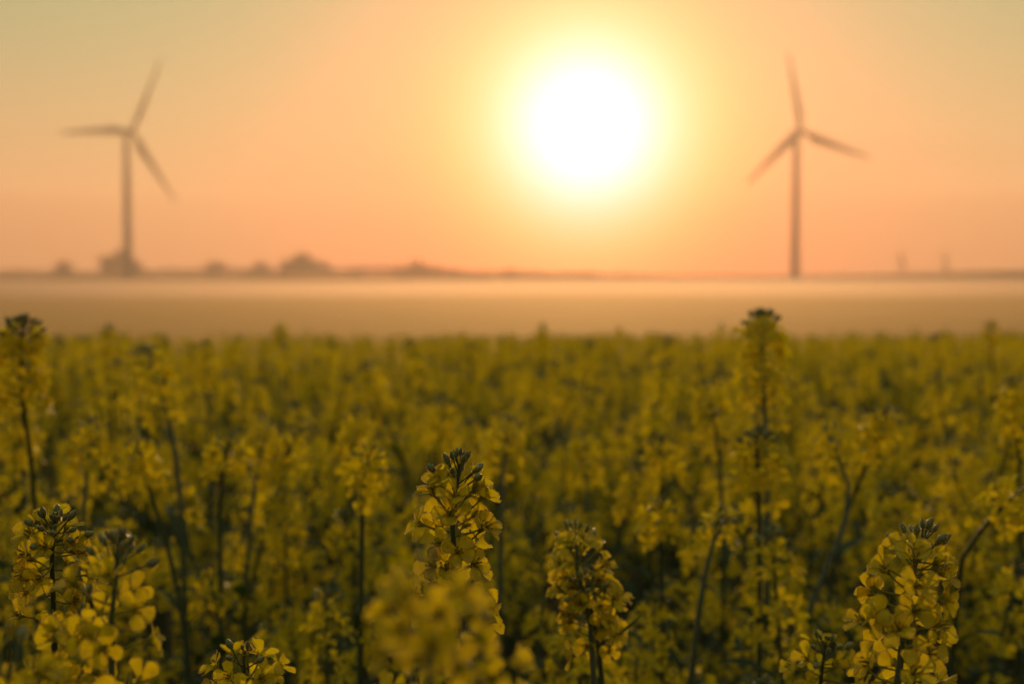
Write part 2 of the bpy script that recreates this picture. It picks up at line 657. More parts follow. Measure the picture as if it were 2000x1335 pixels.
def far_tree(px, top, width, depth, seed, label, group='trees along the misty horizon'):
    rng = np.random.default_rng(seed)
    base = at(px, 538, depth)
    base.z = 0
    h = at(px, top, depth).z*1.06
    wd = 1.3*width*depth/PXF
    root = empty('tree', base)
    tag(root, label, 'tree', group)
    lobes = []
    nl = 7 + seed % 4
    for i in range(nl):
        a = rng.random()*2*math.pi
        t = rng.random()
        rr = wd*0.30*(1 - 0.55*t)*rng.random()**0.5
        rad = wd*(0.26 - 0.09*t)*(0.75 + 0.5*rng.random())
        lobes.append((rr*math.cos(a), rr*math.sin(a), h*(0.32 + 0.48*t), rad, rad, min(rad*0.9, h*0.24)))
    lobes.append((rng.normal()*wd*0.04, 0, h*0.80, wd*0.17, wd*0.17, h*0.19))
    mb = MB()
    mb.add(*leaf_cloud(rng, lobes, 1500, 0.055*h + 0.1))
    tr = MB()
    top_z = h*0.62
    tr.add(*tube(curve_pts([(0, 0, -0.2), (0.1, 0, h*0.2), (0.2*rng.normal(), 0.1, h*0.42), (0.1, 0, top_z)], 9), np.linspace(0.035*h, 0.008*h, 9), 8))
    for i in range(6):
        lo = lobes[i]
        z0 = h*(0.22 + 0.05*i)
        tr.add(*tube(curve_pts([(0, 0, z0), (lo[0]*0.5, lo[1]*0.5, (z0 + lo[2])/2 + 0.3), (lo[0], lo[1], lo[2])], 6), np.linspace(0.013*h, 0.004*h, 6), 6))
    link('trunk', tr.mesh('trunk', [M_BARK]), root)
    link('crown', mb.mesh('crown', [M_CROWN], False), root)
    return root


TREES = [
    (124, 509, 40, 1515, 'small round tree standing alone at the far left of the horizon'),
    (210, 502, 44, 1500, 'tree forming the left shoulder of the clump at the foot of the left turbine'),
    (234, 491, 56, 1470, 'tallest tree of the clump around the foot of the left turbine'),
    (260, 506, 42, 1485, 'low tree on the right side of the clump at the left turbine foot'),
    (424, 512, 60, 1530, 'broad hazy tree on the horizon between the left turbine and the tallest grove'),
    (506, 511, 48, 1560, 'hazy round tree just left of the tallest grove on the horizon'),
    (556, 509, 40, 1530, 'tree on the left slope of the tallest grove on the horizon'),
    (590, 494, 54, 1500, 'tallest peaked tree of the grove left of the sun'),
    (628, 511, 50, 1545, 'tree on the right slope of the tallest grove on the horizon'),
    (702, 520, 30, 1575, 'small lone tree between the two groves left of the sun'),
    (786, 519, 44, 1530, 'left tree of the second grove, left of the sun'),
    (816, 511, 52, 1500, 'highest tree of the second grove, left of the sun'),
    (848, 520, 46, 1545, 'right tree of the second grove, left of the sun'),
    (886, 525, 34, 1575, 'small faint tree just right of the second grove'),
    (998, 526, 44, 1590, 'low faint tree on the horizon halfway from the second grove to the sun'),
    (1150, 531, 36, 1620, 'very low tree on the horizon straight under the sun'),
    (1215, 533, 50, 1635, 'very low wide tree on the horizon just right of the sun'),
    (1760, 494, 8, 2400, 'thin, very faint tree right of the right turbine, nearly lost in haze'),
    (1846, 496, 7, 2420, 'thin, very faint tree nearest the right edge, nearly lost in haze'),
]
for i, (px, top, wd, dp, lab) in enumerate(TREES):
    far_tree(px, top, wd, min(dp*1.4, 2480), 11 + i, lab)

# low hedges and copses running along the horizon, one mass
rng = np.random.default_rng(5)
mb = MB()
n = 20000
xs = rng.uniform(-440, 440, n)*2.0
xq = xs/2.0
prof = 8.0 + 4.6*np.clip((xq + 270)/40, 0, 1)*np.clip((60 - xq)/160, 0, 1) + 2.0*np.clip(np.sin(xs*0.021) + 0.6*np.sin(xs*0.057 + 1) + 0.5*np.sin(xs*0.13 + 2), -1, 2)
prof *= np.clip((140 - xq)/220, 0.0, 1)
ys = 2230 + rng.uniform(-14, 14, n)
zs = rng.random(n)**0.7*prof + 0.2
c = np.stack([xs, ys, zs], 1)
a = rng.normal(size=(n, 3)); a /= np.linalg.norm(a, axis=1)[:, None]
b = np.cross(a, rng.normal(size=(n, 3))); b /= np.linalg.norm(b, axis=1)[:, None]
mb.add(np.stack([c - a*1.6, c + b*1.0, c + a*1.6, c - b*1.0], 1).reshape(-1, 3), np.arange(4*n).reshape(-1, 4))
tag(link('far_woods', mb.mesh('far_woods', [M_CROWN], False)), 'low dark line of hedges along the misty horizon', 'woods', kind='stuff')

# ------------------------------------------------------------------ rapeseed: flower, bud, pod templates
MM = 0.001


def petal(rng, spread, L=10.5, W=8.0, nu=7, nv=6, claw=4.0):
    """one petal in the X-Z half plane: claw rises along Z, limb bends outwards to +X. returns verts"""
    us = np.linspace(0, 1, nu)
    vs_ = np.linspace(-1, 1, nv)
    x = z = 0.0
    px, pz, al = [0.6], [0.0], []
    tot = claw + L
    twist = rng.normal()*0.10
    curl = rng.normal()*0.25 + 0.15
    fold = 0.10 + rng.normal()*0.10
    pts = []
    prev_u = 0.0
    cx, cz = 0.5, 0.0
    ph = rng.random()*6.28
    for i, u in enumerate(us):
        d = (u - prev_u)*tot
        prev_u = u
        k = claw/tot
        q = np.clip((u - k*0.6)/(0.5), 0, 1)
        q = q*q*(3 - 2*q)
        ang = 0.12 + (spread - 0.12)*q + curl*max(0, (u - 0.6))/0.4
        cx += d*math.sin(ang)
        cz += d*math.cos(ang)
        if u < k*0.9:
            w = 1.0 + 0.8*u/k
        else:
            t = (u - k*0.9)/(1 - k*0.9)
            w = 1.8 + (W - 1.8)*math.sin(min(t*1.45, 1.57))**1.1
            if t > 0.82:
                w *= math.sqrt(max(1 - ((t - 0.82)/0.24)**2, 0.2))
        wav = 0.35*math.sin(3.2*u*2 + ph)
        for v in vs_:
            hw = w*0.5*v
            nrm = fold*w*(v*v) + 0.30*u*u*math.sin(v*4.0 + ph) + wav*u*v*0.6 + twist*hw
            back = -0.9*(v*v)*max(0, (u - 0.7))/0.3
            X = cx + back*math.sin(ang) - nrm*math.cos(ang)
            Z = cz + back*math.cos(ang) + nrm*math.sin(ang)
            pts.append((X, hw, Z))
    return np.array(pts)*MM


def rotz(v, a):
    c, s = math.cos(a), math.sin(a)
    return np.stack([v[:, 0]*c - v[:, 1]*s, v[:, 0]*s + v[:, 1]*c, v[:, 2]], 1)


BEAD = None


def beads(mb, pts, radii, rot=None, off=None):
    """fine dew beads sitting at the points"""
    global BEAD
    if BEAD is None:
        BEAD = lathe([(0.05, -1.0), (0.8, -0.6), (1.0, 0.1), (0.7, 0.75), (0.05, 1.0)], 5)
    for p, r in zip(pts, radii):
        v = BEAD[0]*r + p
        if rot is not None:
            v = v @ rot.T + off
        mb.add(v, BEAD[1], FILM)


def flower_template(seed, ped=16.0, openness=1.0, res=2, droop=0.3):
    """pedicel from the origin along +Z bending towards +X, then the flower. res 2 = close up, 1 = middle, 0 = far"""
    rng = np.random.default_rng(seed)
    mb = MB()
    # pedicel
    bend = 0.35 + 0.2*rng.normal()
    n = (6, 4, 2)[2 - res]
    tt = np.linspace(0, 1, n)
    ang = bend*tt
    P = np.zeros((n, 3))
    for i in range(1, n):
        a = (ang[i] + ang[i - 1])/2
        P[i] = P[i - 1] + np.array([math.sin(a), 0, math.cos(a)])*ped*MM/(n - 1)
    if res > 0:
        mb.add(*tube(P, np.linspace(0.62, 0.55, n)*MM, 6 if res == 2 else 3), m=STEM if res < 2 else SEPAL)
    end = P[-1]
    a = ang[-1]
    Rf = np.array([[math.cos(a), 0, math.sin(a)], [0, 1, 0], [-math.sin(a), 0, math.cos(a)]])

    def put(v, f, m):
        mb.add(v @ Rf.T + end, f, m)
    nu, nv = ((8, 7), (4, 3), (3, 2))[2 - res]
    angs = np.radians([38, 142, 218, 322]) + rng.normal(size=4)*0.12
    spread = 0.35 + 1.05*openness
    for k in range(4):
        sp = spread + rng.normal()*0.16
        v = petal(rng, sp, L=10.6 + rng.normal()*0.8, W=9.2 + rng.normal()*0.9, nu=nu, nv=nv)
        put(rotz(v, angs[k]), grid_faces(nu, nv), PETAL)
        if res == 2:
            gv = rotz(v, angs[k]).reshape(nu, nv, 3)
            rim = np.concatenate([gv[3:, 0], gv[-1, 1:-1], gv[3:, -1][::-1]])
            t = np.linspace(0, len(rim) - 1.001, 46) + rng.uniform(-0.12, 0.12, 46)
            t = np.clip(t, 0, len(rim) - 1.001)
            i0 = t.astype(int)
            q = rim[i0] + (rim[i0 + 1] - rim[i0])*(t - i0)[:, None]
            beads(mb, q, 0.27*MM*(0.5 + 0.8*rng.random(46)), Rf, end)
    if res == 2:
        for k in range(4):   # sepals
            v = petal(rng, 0.35 + 0.3*openness, L=4.0, W=2.0, nu=4, nv=3, claw=2.0)
            put(rotz(v, k*math.pi/2 + 0.1), grid_faces(4, 3), SEPAL)
        for k in range(6):   # stamens
            aa = k*math.pi/3 + 0.3
            r = 2.0 + rng.random()*0.8
            L = 7.5 if k % 3 else 5.5
            tip = np.array([r*math.cos(aa), r*math.sin(aa), L])*MM
            put(*tube([(0.4*math.cos(aa)*MM, 0.4*math.sin(aa)*MM, 0), tip*[0.6, 0.6, 0.5], tip], 0.22*MM, 4), SEPAL)
            put(*tube([tip - [0, 0, 0.9*MM], tip, tip + [0, 0, 1.3*MM]], np.array([0.35, 0.6, 0.25])*MM, 5), ANTHER)
        put(*tube([(0, 0, 0), (0, 0, 6*MM), (0, 0, 8*MM)], np.array([0.6, 0.7, 0.5])*MM, 6), BUD)
    return mb.arrays()


def bud_template(seed, ped=9.0, L=7.0, W=2.9, res=2):
    rng = np.random.default_rng(seed)
    mb = MB()
    n = 5 if res == 2 else 3
    tt = np.linspace(0, 1, n)
    P = np.stack([0.10*ped*tt**2*rng.normal(), 0.1*ped*tt**2*rng.normal(), ped*tt], 1)*MM
    mb.add(*tube(P, 0.42*MM, 5 if res == 2 else 3), m=STEM)
    seg, ring = (10, 9) if res == 2 else (5, 4)
    th = np.arange(seg)*2*math.pi/seg
    vs = []
    for i in range(ring):
        t = i/(ring - 1)
        r = math.sin(math.pi*min(0.04 + 0.93*t, 0.985))**0.62*(0.82 + 0.3*math.sin(2.4*t))*W/2
        rr = r*(1 + 0.07*np.cos(4*th))
        vs.append(np.stack([rr*np.cos(th), rr*np.sin(th), np.full(seg, t*L)], 1)*MM + P[-1])
    mb.add(np.concatenate(vs), grid_faces(ring, seg, True), BUD)
    if res == 2:
        allv = np.concatenate(vs)[seg:-seg]
        pick = allv[rng.choice(len(allv), 44, replace=False)]
        c = np.array([P[-1][0], P[-1][1], 0])
        beads(mb, pick + (pick - c)*[0.03, 0.03, 0], 0.22*MM*(0.5 + 0.9*rng.random(44)))
    return mb.arrays()


def pod_template(seed, res=2):
    rng = np.random.default_rng(seed)
    mb = MB()
    c = rng.normal()*0.2 + 0.5
    P = curve_pts([(0, 0, 0), (0.5*MM, 0, 8*MM), (2*MM*c, 0, 15*MM)], 5)
    mb.add(*tube(P, 0.55*MM, 5), m=STEM)
    e = P[-1]
    Q = curve_pts([e, e + np.array([2*c, 0, 9])*MM, e + np.array([7*c, 0.5, 18])*MM, e + np.array([11*c, 0.5, 24])*MM], 8)
    mb.add(*tube(Q, np.array([0.6, 1.0, 1.15, 1.15, 1.1, 0.9, 0.5, 0.3])*MM, 6), m=STEM)
    return mb.arrays()


def leaf_template(seed, L=70.0, W=22.0, res=1):
    rng = np.random.default_rng(seed)
    nu, nv = (9, 5) if res else (5, 3)
    pts = []
    cx = cz = 0.0
    a0, a1 = 0.5, 1.5 + 0.4*rng.random()
    prev = 0
    ph = rng.random()*6
    for u in np.linspace(0, 1, nu):
        a = a0 + (a1 - a0)*u
        cx += (u - prev)*L*math.sin(a)
        cz += (u - prev)*L*math.cos(a)
        prev = u
        w = W*(0.30 + 0.7*math.sin(math.pi*min(u*0.9 + 0.12, 1))**0.8)*(1 - u**5)
        for v in np.linspace(-1, 1, nv):
            nrm = 0.16*w*v*v + 1.2*math.sin(7*u + ph)*v
            pts.append((cx - nrm*math.cos(a), w*0.5*v, cz + nrm*math.sin(a)))
    return np.array(pts)*MM, grid_faces(nu, nv), np.full((nu - 1)*(nv - 1), LEAF)


FL = {}
for res in (2, 1, 0):
    FL[res] = []
    for k, (op, ped) in enumerate([(0.95, 15), (1.0, 17), (0.85, 14), (0.8, 18), (0.6, 13), (0.45, 12), (1.05, 18), (0.9, 20)]):
        FL[res].append(flower_template(100 + k, ped, op, res))
BU = {r: [bud_template(200 + k, 8.5 + k*1.5, 6.2 + 0.5*(k % 3), 2.7 + 0.15*k, r) for k in range(4)] for r in (2, 1)}
PO = [pod_template(300 + k) for k in range(3)]
LE = {r: [leaf_template(400 + k, 62 + 12*k, 13 + 4*k, r) for k in range(3)] for r in (1, 0)}
SHARED = {}


def shared(name, t):
    key = id(t[0])
    if key not in SHARED:
        SHARED[key] = mesh_from(name, t[0], t[1], t[2], PLANT_MATS)
    return SHARED[key]


RID = [0]


def raceme(rng, P, length, nf, nb, res, size=1.0, spread=1.0, pods=0, top_open=0.0, leafy_top=False):
    """items along the top of the axis P (points from the tip down): [(part, template, 4x4)]"""
    P = np.asarray(P, float)
    seg = np.linalg.norm(np.diff(P, axis=0), axis=1)
    S = np.concatenate([[0], np.cumsum(seg)])

    def point(s):
        p = np.array([np.interp(s, S, P[:, k]) for k in range(3)])
        q = np.array([np.interp(min(s + 0.004, S[-1]), S, P[:, k]) for k in range(3)])
        q0 = np.array([np.interp(max(s - 0.004, 0), S, P[:, k]) for k in range(3)])
        t = q0 - q
        return p, t/(np.linalg.norm(t) + 1e-12)
    out = []
    RID[0] += 1
    rid = RID[0]
    ga = 2.39996
    a0 = rng.random()*6.28

    def direction(t, polar, az):
        x = np.cross(t, [0.3, 1.0, 0.2])
        x /= np.linalg.norm(x)
        y = np.cross(t, x)
        return t*math.cos(polar) + (x*math.cos(az) + y*math.sin(az))*math.sin(polar)
    for i in range(nb):
        q = i/max(nb - 1, 1)
        p, t = point(0.001 + 0.016*size*q)
        d = direction(t, 0.05 + 0.98*q**0.8 + rng.normal()*0.08, a0 + i*ga)
        tpl = BU[2 if res == 2 else 1][min(3, int(q*4))]
        out.append(('bud', tpl, mat4(frame_z(d, rng.random()*6.28), p, size*(0.72 + 0.5*q + rng.normal()*0.05)), rid))
    for i in range(nf):
        q = (i + 0.5)/nf
        s = 0.019*size + max(length - 0.012*size, 0.01)*q**(1.5 if res == 2 else 1.3)
        p, t = point(s)
        pol = (1.0 + 0.6*q**0.6)*spread + rng.normal()*0.13
        d = direction(t, min(pol, 1.95), a0 + 1.0 + i*ga + rng.normal()*0.25)
        if q < 0.12:
            k = 5
        elif q < 0.25:
            k = 4
        else:
            k = int(rng.choice([0, 1, 2, 3, 6, 7]))
        out.append(('flower', FL[res][k], mat4(frame_z(d, rng.normal()*0.9), p, size*(0.80 + 0.16*min(q*4, 1) + rng.normal()*0.06)), rid))
    for i in range(pods):
        p, t = point(length*(1.02 + 0.10*i) + 0.01)
        d = direction(t, 1.0 + rng.normal()*0.15, a0 + i*ga*1.1)
        out.append(('pod', PO[i % 3], mat4(frame_z(d, rng.normal()*0.4), p, size*(0.9 + 0.2*rng.random())), rid))
    return out


def stem_points(top, mids, base, n=26):
    return curve_pts([top] + mids + [base], n)


def build_plant(items_by_part, stems, leaves, root_loc, label, group, individual=True, name='rapeseed_plant'):
    """one plant: stems (list of (points, radii)), leaves, flowers, buds, pods as parts of an Empty"""
    root = empty(name, root_loc)
    tag(root, label, 'rapeseed plant', group)
    off = np.array(root_loc)
    mb = MB()
    for P, R, sg in stems:
        mb.add(*tube(np.asarray(P) - off, R, sg), m=STEM)
    link('stem', mb.mesh('stem', PLANT_MATS), root)
    counts = {}
    for part, tpl, M, rid in items_by_part:
        M = np.array(M)
        M[:3, 3] -= off
        if individual and counts.get(part, 0) < 100:
            counts[part] = counts.get(part, 0) + 1
            link(part, shared(part, tpl), root, Matrix(M.tolist()))
    if not individual:
        for rid, part in sorted({(q[3], q[0]) for q in items_by_part}):
            mb = MB()
            for p2, tpl, M, r2 in items_by_part:
                if p2 == part and r2 == rid:
                    M = np.array(M)
                    M[:3, 3] -= off
                    mb.add_template(tpl, M)
            link({'flower': 'blossom', 'bud': 'bud_cluster', 'pod': 'pods'}[part], mb.mesh(part, PLANT_MATS), root)
    for tpl, M in leaves:
        M = np.array(M)
        M[:3, 3] -= off
        link('leaf', shared('leaf', tpl), root, Matrix(M.tolist()))
    return root


def side_leaves(rng, P, zs, res=1):
    out = []
    P = np.asarray(P)
    for z in zs:
        k = int(np.argmin(np.abs(P[:, 2] - z)))
        az = rng.random()*6.28
        d = np.array([math.cos(az)*0.55, math.sin(az)*0.55, 1.0])
        R = frame_z([0, 0, 1.0], 0)
        c, s = math.cos(az), math.sin(az)
        R = np.array([[c, -s, 0], [s, c, 0], [0, 0, 1.0]])
        out.append((LE[res][int(rng.integers(3))], mat4(R, P[k], 0.6 + 0.5*rng.random())))
    return out


# ------------------------------------------------------------------ the plants that can be told apart
# (path of the stem in the photograph from the tip down, depth, length of the flowering part in m, flowers, buds, size,
#  flower spread, pods, detail, label)
HERO = [
    ([(898, 905), (893, 960), (884, 1020), (888, 1090), (896, 1220), (892, 1335)], 0.80, 0.092, 34, 19, 1.02, 1.0, 4, 2,
     'sharply focused yellow rapeseed head in the middle, crowned by a fan of dark buds'),
    ([(106, 1022), (104, 1060), (101, 1110), (104, 1180), (108, 1260), (102, 1335)], 0.80, 0.070, 26, 20, 1.0, 0.95, 1, 2,
     'sharply focused rapeseed head with frosty bud crown in the lower left corner'),
    ([(232, 1062), (228, 1110), (222, 1160), (216, 1240), (218, 1335)], 0.62, 0.075, 13, 17, 0.92, 1.15, 3, 2,
     'out of focus rapeseed head with long stalked buds, beside the sharp lower left head'),
    ([(842, 1098), (836, 1160), (834, 1240), (838, 1335)], 0.43, 0.022, 15, 4, 0.72, 1.2, 0, 2,
     'strongly blurred flat yellow rapeseed head hiding the stem of the sharp middle one'),
    ([(948, 1236), (938, 1275), (930, 1335)], 0.50, 0.040, 11, 3, 0.85, 1.0, 0, 2,
     'blurred rapeseed head low at the bottom edge, right beside the sharp middle stem'),
    ([(476, 1282), (478, 1310), (480, 1345), (482, 1400)], 0.77, 0.055, 22, 7, 1.0, 1.0, 0, 2,
     'sharp top of a rapeseed head just over the bottom edge, left of the middle'),
    ([(1806, 1046), (1792, 1090), (1772, 1150), (1766, 1240), (1752, 1335)], 0.74, 0.092, 33, 19, 1.02, 1.05, 0, 2,
     'large nearly sharp rapeseed head leaning right, alone in the lower right corner'),
    ([(1124, 1036), (1123, 1070), (1128, 1120), (1150, 1200), (1160, 1335)], 1.02, 0.075, 22, 12, 1.0, 0.9, 1, 2,
     'slightly blurred rapeseed head with a sparkling dewdrop, first one right of the sharp middle head'),
    ([(1136, 1138), (1150, 1170), (1164, 1230), (1176, 1335)], 0.98, 0.06, 22, 14, 1.0, 1.0, 0, 2,
     'rapeseed head with drooping green buds, below the dewdrop head right of the middle'),
    ([(18, 1255), (14, 1290), (16, 1340)], 0.52, 0.030, 11, 2, 0.9, 1.1, 0, 2,
     'blurred yellow blooms cut off by the very bottom left corner'),
    ([(160, 1180), (156, 1230), (150, 1335)], 0.66, 0.060, 15, 3, 0.95, 1.05, 0, 2,
     'soft yellow rapeseed blooms between the sharp lower left head and the long stalked buds'),
    ([(806, 1290), (806, 1330), (810, 1380)], 0.60, 0.03, 8, 3, 0.9, 1.1, 0, 2,
     'few yellow petals peeking over the bottom edge, left of the sharp middle stem'),
    ([(1612, 1258), (1606, 1300), (1600, 1380)], 0.92, 0.06, 18, 10, 1.0, 1.0, 0, 2,
     'small blurred rapeseed head at the bottom edge, left of the large lower right head'),
    ([(1790, 1290), (1786, 1320), (1780, 1380)], 0.80, 0.04, 10, 0, 1.0, 1.0, 0, 2,
     'pair of yellow rapeseed blooms at the bottom edge under the large lower right head'),
    ([(1490, 620), (1488, 680), (1492, 760), (1496, 850), (1500, 960), (1498, 1150)], 1.75, 0.125, 46, 44, 1.35, 0.85, 0, 1,
     'tallest rapeseed plant of all, its dark square top crossing the field edge on the right'),
    ([(1480, 850), (1480, 910), (1482, 1000), (1484, 1150)], 1.45, 0.06, 26, 30, 1.25, 0.9, 0, 1,
     'rapeseed plant with a dark green bud top, straight below the tallest plant'),
    ([(46, 634), (40, 700), (46, 790), (58, 880), (66, 960), (70, 1100)], 1.55, 0.105, 42, 36, 1.35, 1.0, 0, 1,
     'tall rapeseed plant with a long bare dark stem at the left edge'),
    ([(290, 686), (302, 735), (330, 820), (345, 900), (352, 1000)], 1.8, 0.095, 30, 18, 1.15, 1.0, 0, 1,
     'tall blurred rapeseed plant with curving stem, second one from the left edge'),
    ([(176, 828), (176, 880), (168, 940), (160, 1050)], 1.65, 0.06, 24, 14, 1.1, 1.0, 0, 1,
     'blurred rapeseed head between the tall left edge plant and the curving stem'),
    ([(446, 862), (440, 900), (430, 960), (430, 1060)], 1.55, 0.05, 20, 14, 1.05, 1.0, 0, 1,
     'blurred rapeseed head with dark bud tuft just right of the curving stem'),
    ([(266, 862), (276, 910), (300, 980), (330, 1080)], 1.5, 0.05, 20, 12, 1.0, 1.0, 0, 1,
     'rapeseed head on a leaning dark stem, below the tall curving one'),
    ([(524, 832), (514, 870), (500, 930), (488, 1040)], 1.85, 0.07, 24, 12, 1.1, 1.0, 0, 1,
     'blurred rapeseed head leaning right on a thin pale stem, left of centre'),
    ([(698, 806), (694, 850), (690, 920), (692, 1050)], 1.9, 0.075, 28, 16, 1.15, 1.0, 0, 1,
     'blurred rapeseed head standing up behind the straight dark stem left of the middle'),
    ([(722, 884), (712, 930), (708, 1010), (706, 1110), (704, 1250)], 1.35, 0.05, 22, 14, 1.0, 1.0, 1, 1,
     'rapeseed plant on a long straight dark stem, left of the sharp middle head'),
    ([(870, 782), (864, 820), (856, 880), (850, 1000)], 2.25, 0.075, 26, 12, 1.15, 1.0, 0, 1,
     'blurred rapeseed head high above the sharp middle head'),
    ([(992, 822), (986, 880), (980, 950), (978, 1080)], 1.7, 0.065, 24, 16, 1.1, 1.0, 0, 1,
     'blurred rapeseed head just behind and right of the sharp middle head'),
    ([(1292, 862), (1294, 910), (1292, 980), (1290, 1100)], 1.75, 0.06, 22, 16, 1.1, 1.0, 0, 1,
     'blurred rapeseed head midway between the sharp middle head and the tallest plant'),
    ([(1290, 985), (1290, 1030), (1292, 1100), (1294, 1200)], 1.4, 0.045, 18, 14, 1.0, 0.9, 0, 1,
     'rapeseed plant with a dark flat bud tuft, below the head left of the tallest plant'),
    ([(1378, 752), (1392, 810), (1404, 880), (1410, 1000)], 1.9, 0.09, 30, 14, 1.15, 1.0, 0, 1,
     'blurred rapeseed head leaning left, directly left of the tallest plant'),
    ([(1618, 840), (1632, 880), (1658, 950), (1640, 1050), (1604, 1130)], 1.6, 0.05, 20, 14, 1.05, 1.0, 0, 1,
     'rapeseed head on the left fork of a branching stem, right of the tallest plant'),
    ([(1732, 806), (1712, 850), (1690, 910), (1662, 980)], 1.65, 0.06, 26, 16, 1.1, 1.0, 0, 1,
     'rapeseed head leaning right on the other fork, right of the tallest plant'),
    ([(1978, 748), (1984, 810), (1990, 880), (1994, 1000)], 1.75, 0.08, 28, 14, 1.15, 1.0, 0, 1,
     'blurred rapeseed head cut by the right edge, high above the lower right head'),
    ([(1140, 848), (1142, 900), (1148, 980), (1152, 1080)], 2.1, 0.085, 28, 10, 1.15, 1.0, 0, 1,
     'blurred pale rapeseed head under the sun, right of the sharp middle head'),
    ([(1430, 1000), (1412, 1030), (1390, 1060), (1376, 1130)], 1.35, 0.03, 10, 10, 0.95, 1.0, 0, 1,
     'short leaning rapeseed branch left of the dark green bud top'),
    ([(2000, 950), (1960, 985), (1920, 1030), (1880, 1090), (1870, 1180)], 1.3, 0.05, 18, 8, 1.0, 1.0, 0, 1,
     'rapeseed stem leaning steeply right out of the frame, above the lower right head'),
    ([(212, 640), (214, 690), (218, 760), (220, 860)], 3.2, 0.09, 28, 16, 1.2, 1.0, 0, 1,
     'small distant rapeseed head breaking the field edge, right of the left edge plant'),
    ([(548, 636), (549, 670), (550, 720), (552, 800)], 4.6, 0.09, 28, 14, 1.2, 1.0, 0, 1,
     'tiny distant rapeseed head breaking the field edge below the peaked grove'),
    ([(1060, 636), (1060, 670), (1062, 720), (1062, 800)], 4.8, 0.09, 28, 14, 1.2, 1.0, 0, 1,
     'tiny distant rapeseed head breaking the field edge left below the sun'),
    ([(1936, 632), (1936, 680), (1940, 740), (1940, 840)], 3.9, 0.10, 28, 14, 1.25, 1.0, 0, 1,
     'distant rapeseed head breaking the field edge near the right edge'),
    ([(400, 672), (402, 710), (404, 770), (408, 860)], 2.9, 0.085, 28, 16, 1.15, 1.0, 0, 1,
     'distant blurred rapeseed head right of the tall curving stem'),
]

hero_xy = []
for i, (path, d, ln, nf, nb, size, spr, pods, res, label) in enumerate(HERO):
    rng = np.random.default_rng(900 + i)
    pts = []
    for k, (px, py) in enumerate(path):
        pts.append(np.array(at(px, py, d + 0.015*k*d*math.sin(i*1.7))))
    low = pts[-1]
    base = np.array([low[0] + 0.5*(low[0] - pts[-2][0]) + rng.normal()*0.02, low[1] + rng.normal()*0.02, 0.0])
    P = stem_points(pts[0], pts[1:] + [low*0.5 + base*0.5 + [0, 0, 0.05]], base, 40)
    S = np.concatenate([[0], np.cumsum(np.linalg.norm(np.diff(P, axis=0), axis=1))])
    R = np.interp(S, [0, 0.03, 0.10, 0.3, 1.2], np.array([0.7, 1.4, 2.1, 2.7, 6.0])*MM*(min(size, 1.1) if res == 2 else 1.3))
    items = raceme(rng, P, ln, nf, nb, res, size, spr, pods)
    stems = [(P, R, 10 if res == 2 else 6)]
    leaves = []
    # side branches, lower than the main head
    nbr = 0 if d < 0.55 else 2 if res == 2 else 3
    for k in range(nbr):
        drop = ln + 0.10 + 0.07*k + 0.05*rng.random()
        j = int(np.searchsorted(S, drop + 0.12))
        j = min(j, len(P) - 3)
        az = rng.random()*6.28
        out = 0.05 + 0.05*rng.random()
        tip = np.array([P[j][0] + out*math.cos(az), P[j][1] + abs(out*math.sin(az))*0.8, P[0][2] - drop])
        if d < 0.7:
            tip[2] -= 0.12
        B = curve_pts([tip, tip*0.6 + P[j]*0.4 + [0.3*out*math.cos(az), 0, -0.01], P[j]], 12)
        stems.append((B, np.linspace(0.7, 1.6, 12)*MM, 6))
        items += raceme(rng, B, 0.05, 12, 9, res, 0.85, 1.0)
        leaves += side_leaves(rng, B, [B[8][2]])
    leaves += side_leaves(rng, P, [P[0][2] - ln - 0.14, P[0][2] - ln - 0.22, P[0][2] - ln - 0.32, P[0][2] - ln - 0.45])
    build_plant(items, stems, leaves, (float(base[0]), float(base[1]), 0.0), label, 'rapeseed plants of the field', True)
    hero_xy.append((pts[0][0], d))

# dewdrops
def dew():
    m, g, out = material('dew')
    p = g.node('ShaderNodeBsdfPrincipled')
    p.inputs['Base Color'].default_value = (1, 1, 1, 1)
    p.inputs['Roughness'].default_value = 0.16
    p.inputs['IOR'].default_value = 1.33
    p.inputs['Transmission Weight'].default_value = 1.0
    g.put(out.inputs['Surface'], p.outputs[0])
    return m


drop_v, drop_f = lathe([(0.02, -1.0), (0.5, -0.87), (0.86, -0.5), (1.0, 0.0), (0.9, 0.45), (0.62, 0.8), (0.3, 0.97), (0.02, 1.02)], 14)
drop_me = mesh_from('dewdrop', drop_v*0.0011, drop_f, np.zeros(len(drop_f), np.int32), [dew()])
for px, py, d, lab in ((1180, 1056, 1.03, 'glinting dewdrop on the blurred head right of the sharp middle head'),
                       (212, 1046, 0.62, 'glinting dewdrop on the out of focus long stalked buds, on their left'),
                       (252, 1042, 0.62, 'glinting dewdrop on the out of focus long stalked buds, on their right'),
                       (1828, 1084, 0.735, 'glinting dewdrop under the bud crown of the lower right head'),
                       (1160, 1030, 1.02, 'tiny dewdrop beside the bud crown right of the sharp middle head')):
    o = tag(link('dewdrop', drop_me), lab, 'dewdrop', 'dewdrops on the rapeseed')
    o.location = at(px, py, d)

